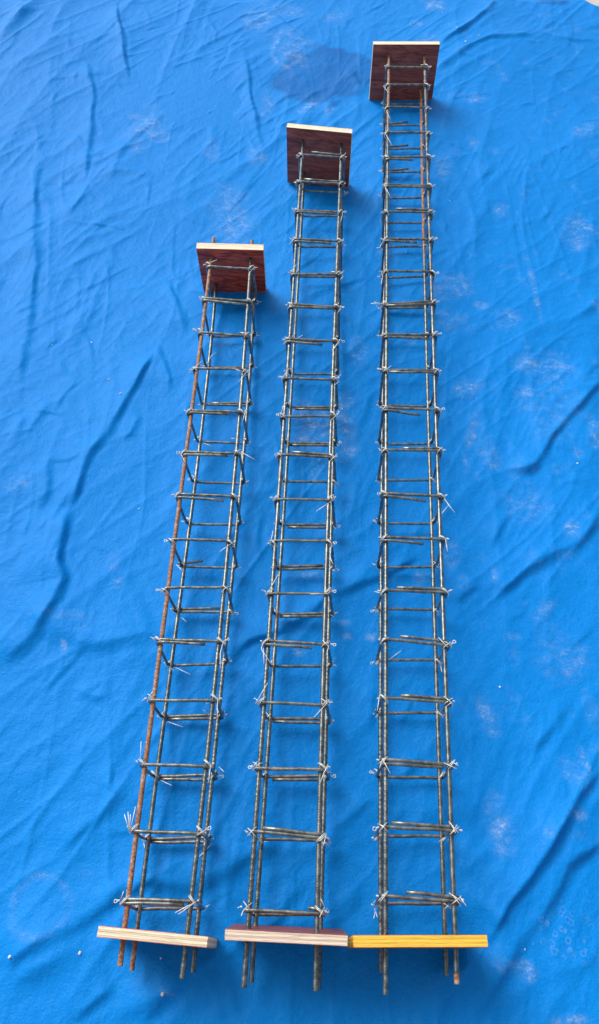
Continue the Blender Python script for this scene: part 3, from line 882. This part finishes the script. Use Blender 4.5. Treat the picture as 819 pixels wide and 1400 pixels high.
def build_cage(ci, c):
    zt, zb, h = c['zt'], c['zb'], c['h']
    fx, near, far = {}, {}, {}
    for k in ('TL', 'TR', 'BL', 'BR'):
        z = zt if k[0] == 'T' else zb
        w = [unproj(u, v, z) for u, v in c[k]]
        fx[k] = np.polyfit([p.y for p in w], [p.x for p in w], 3)
        near[k] = w[0].y
    fY = [unproj(u, v, h if i < 2 else 0.0) for i, (u, v) in enumerate(c['far'])]
    T = 0.018
    def barpt(k):
        z = zt if k[0] == 'T' else zb
        return lambda y: Vector((np.polyval(fx[k], y), y, z))
    org = Vector((float(np.polyval(fx['TL'], 0.05) + np.polyval(fx['TR'], 0.05)) / 2, 0.05, 0.0))
    root = bpy.data.objects.new('rebar_cage', None)
    root.empty_display_size = 0.05
    root.location = org
    C.objects.link(root)
    tag(root, c['label'], 'rebar cage', 'steel reinforcing cages lying on the tarp')
    # bars
    fmid = lambda z: (fY[0].y + fY[1].y) / 2 * (z / h) + (fY[2].y + fY[3].y) / 2 * (1 - z / h)
    for k in ('TL', 'TR', 'BL', 'BR'):
        z = zt if k[0] == 'T' else zb
        yb = fmid(z) + T + c['over'][k]
        ya = near[k]
        if ci == 0:
            rf = {'TL': lambda y: 0.95, 'BL': lambda y: 0.75 if y < 0.02 else 0.08 + 0.15 * max(0, 1 - abs(y - 0.0) / 0.08), 'TR': lambda y: 0.05 + 0.25 * max(0, (y - 1.3) / 0.1), 'BR': lambda y: 0.05}[k]
        elif ci == 1:
            rf = {'TL': lambda y: 0.08 + 0.35 * math.exp(-((y - 0.80) / 0.06) ** 2), 'TR': lambda y: 0.08 + 0.30 * math.exp(-((y - 1.45) / 0.18) ** 2), 'BL': lambda y: 0.08 + .3 * math.exp(-((y - 0.55) / 0.03) ** 2), 'BR': lambda y: 0.08}[k]
        else:
            rf = {'TL': lambda y: 0.06 + 0.55 * min(1, max(0, (y - 1.75) / 0.25)), 'TR': lambda y: 0.05 + 0.45 * min(1, max(0, (y - 1.80) / 0.3)) + (0.6 if y < -0.02 else 0),
                  'BL': lambda y: 0.05, 'BR': lambda y: 0.08 + 0.75 * min(1, max(0, (y - 1.35) / 0.35))}[k]
        o = rebar('longitudinal_bar', root, org, fx[k], ya, yb, z, {'TL': 0.3, 'TR': 1.9, 'BL': 2.6, 'BR': 0.9}[k] + ci * .7, rf, plain=0.7 if (ci == 2 and k == 'TR') else 0.0)
        if ci == 0 and k == 'TL':
            o['label'] = 'bar rusted brown all along its length'
    # plates
    holes = [barpt(k) for k in ('TL', 'TR', 'BL', 'BR')]
    fm = [M_PLY_CREAM, M_PLY_CREAM, M_PLY_CREAM][ci]
    film = [M_FILM_RED, M_FILM_DARK, M_FILM_DARK][ci]
    end_plate(root, org, fY, T, False, holes, fm, film, 5, ['far end plate with red-brown face', 'far end plate with dark brown face', 'far end plate with dark brown face'][ci])
    ni = [unproj(u, v, h) for u, v in c['near']['i']]
    no = [unproj(u, v, h) for u, v in c['near']['o']]
    Tn = sum((a - b).length for a, b in zip(ni, no)) / 2
    # face towards the viewer = outer (nearer) face; find the lean of the plate
    if c['near']['bi'] is not None:
        bi = [unproj(u, v, 0.0) for u, v in c['near']['bi']]
        lean = sum((b.y - a.y) for a, b in zip(ni, bi)) / 2
    else:
        lean = 0.0
    dn = Vector((0, lean, -h))
    end_plate(root, org, (no[0], no[1], no[0] + dn, no[1] + dn), Tn, True, holes, [M_PLY, M_PLY_GREY, M_PLY_YELLOW][ci], film, 7,
              ['near end plate with bare pale plywood edge', 'near end plate with greyish plywood edge', 'near end plate with edge painted yellow'][ci])
    # stirrups
    e = RB + RS + 0.0002
    Rr = random.Random(100 + ci)
    for si, (vTL, vTR, vBL, vBR, tail, rust) in enumerate(c['st']):
        Z1, Z0 = zt + e, zb - e
        Yc = dict(TL=Yof(vTL, Z1), TR=Yof(vTR, Z1), BL=Yof(vBL, Z0), BR=Yof(vBR, Z0))
        K = {}
        for k in Yc:
            xb = float(np.polyval(fx[k], Yc[k]))
            K[k] = Vector((xb + (-e if k[1] == 'L' else e), Yc[k], Z1 if k[0] == 'T' else Z0))
        st, side, frac, d0, d1 = tail
        if side == 'S':
            order = {'TL': ['TL', 'TR', 'BR', 'BL'], 'TR': ['TR', 'TL', 'BL', 'BR'], 'BL': ['BL', 'BR', 'TR', 'TL'], 'BR': ['BR', 'BL', 'TL', 'TR']}[st]
        else:
            order = {'TL': ['TL', 'BL', 'BR', 'TR'], 'TR': ['TR', 'BR', 'BL', 'TL'], 'BL': ['BL', 'TL', 'TR', 'BR'], 'BR': ['BR', 'TR', 'TL', 'BL']}[st]
        other = K[order[3]]
        s = K[st]
        vs = {'TL': vTL, 'TR': vTR, 'BL': vBL, 'BR': vBR}
        zz = s.z
        def dy(px, v):
            val = Yof(v + px, zz) - Yof(v, zz)
            m = 1.9 * RS
            return math.copysign(max(abs(val), m), val)
        a0 = dy(d0, vs[st]); a1 = dy(d1, vs[st])
        lift = Vector((0, 0, 0))
        tip = s + (other - s) * frac + Vector((0, a1, 0)) + lift
        P = [tip]
        for j, k in enumerate(order):
            P.append(K[k] + Vector((0, a0 * (1 - j / 4.0), 0)))
        P.append(s.copy())
        nxt = K[order[1]]
        P.append(s + (nxt - s).normalized() * 0.020 + Vector((0, -a0 * 0.35, 0)))
        # legs of hand-bent wire are never quite straight
        Q = [P[0]]
        for a, b in zip(P[:-1], P[1:]):
            if (b - a).length > 0.05:
                for t in (0.33, 0.67):
                    Q.append(a.lerp(b, t) + Vector((Rr.uniform(-.0006, .0006), Rr.uniform(-.0009, .0009), Rr.uniform(-.0007, .0007))))
            Q.append(b)
        pts = fillet(Q, 0.0085, 5)
        V, F = tube(pts, RS, 8)
        # gentle hand-bent bow, kept off the corners
        V = [v - org for v in V]
        so = obj('stirrup', V, F, M_STIR, root, True, rust * 0.55 + Rr.uniform(0, 0.12))
        wl = c['whisk'].get(si, [])
        for k in ('TL', 'TR', 'BL', 'BR'):
            y = K[k].y + (a0 * .5 if k == st else 0)
            b = Vector((float(np.polyval(fx[k], y)), y, zt if k[0] == 'T' else zb))
            ws = []
            for q in wl:
                if q[0] == k:
                    zz0 = K[k].z + (0.004 if k[0] == 'T' else 0.003)
                    n = len(q) - 1
                    ws.append([unproj(u, v, zz0 + (0.0055 * i if k[0] == 'T' else -0.001 * i + 0.012 * (i > 0))) for i, (u, v) in enumerate(q[1:])])
            tie(so, org, b, K[k] + Vector((0, 0, 0)), -1 if k[1] == 'L' else 1, 1 if k[0] == 'T' else -1, Rr, False, ws)
    return root

for ci, c in enumerate(cages):
    build_cage(ci, c)

# ------------------------------------------------------------------ crumbs of mortar on the cloth
CR = [(635,66,5.0,'larger white mortar crumb beside the far plate of the longest cage'),
 (640,70,3.0,'smaller white crumb touching the larger one by the longest cage\'s far plate'),
 (566,35,3.6,'grey crumb just behind the far plate of the longest cage'),
 (604,22,2.6,'tiny dark-edged crumb behind the right corner of the topmost plate'),
 (623,49,3.0,'small crumb on the fold right of the topmost plate'),
 (653,57,2.4,'tiny pale crumb right of the white crumb pair'),
 (614,279,2.2,'tiny white crumb right of the longest cage, well below its far plate'),
 (554,350,2.8,'white crumb lying between the bars inside the longest cage'),
 (124.5,466,3.2,'oblong pale crumb on the faint crease left of the shortest cage'),
 (148,518,3.0,'upper of the two round white crumbs left of the shortest cage'),
 (165,539,3.0,'lower of the two round white crumbs left of the shortest cage'),
 (71,470,2.0,'leftmost tiny crumb, level with the far end of the shortest cage'),
 (189,693,2.4,'tiny crumb left of the rusty bar, halfway along the shortest cage'),
 (14,1308,3.6,'flat pale crumb at the lower left edge of the picture'),
 (109,1303,4.2,'angular pale crumb left of the near plate of the shortest cage'),
 (223,1359,4.4,'pale crumb on the fold below the shortest cage\'s bar ends'),
 (220,1310,2.2,'tiny crumb between the bar ends just below the shortest cage\'s near plate'),
 (788,636,3.0,'pale crumb under the dark diagonal fold at the right edge'),
 (716,1298,2.0,'small dark speck of grit right of the yellow plate'),
 (683,940,3.0,'pale crumb right of the longest cage, on the dusty patch')]
for i, (u, v, r, lab) in enumerate(CR):
    p = unproj(u, v)
    rm = r * 0.0006
    R2 = random.Random(500 + i)
    V, F = [], []
    nseg, nr = 8, 4
    V.append((0, 0, rm * 0.9))
    for j in range(1, nr):
        th = math.pi * j / nr
        for k in range(nseg):
            a = 2 * math.pi * k / nseg
            q = rm * R2.uniform(0.7, 1.25)
            V.append((q * math.sin(th) * math.cos(a) * 1.25, q * math.sin(th) * math.sin(a), q * math.cos(th) * 0.7))
    V.append((0, 0, -rm * 0.6))
    for k in range(nseg):
        F.append((0, 1 + k, 1 + (k + 1) % nseg))
        for j in range(nr - 2):
            a, b = 1 + j * nseg, 1 + (j + 1) * nseg
            F.append((a + k, b + k, b + (k + 1) % nseg, a + (k + 1) % nseg))
        F.append((1 + (nr - 2) * nseg + k, len(V) - 1, 1 + (nr - 2) * nseg + (k + 1) % nseg))
    mat = M_CONC if 'grit' in lab or 'grey' in lab else M_CRUMB
    o = obj('mortar_crumb', V, F, mat, None, False)
    o.location = (p.x, p.y, tarp_z(p.x, p.y) + rm * 0.45)
    o.rotation_euler = (0, 0, R2.uniform(0, 6))
    tag(o, lab, 'crumb', 'mortar crumbs on the tarp')
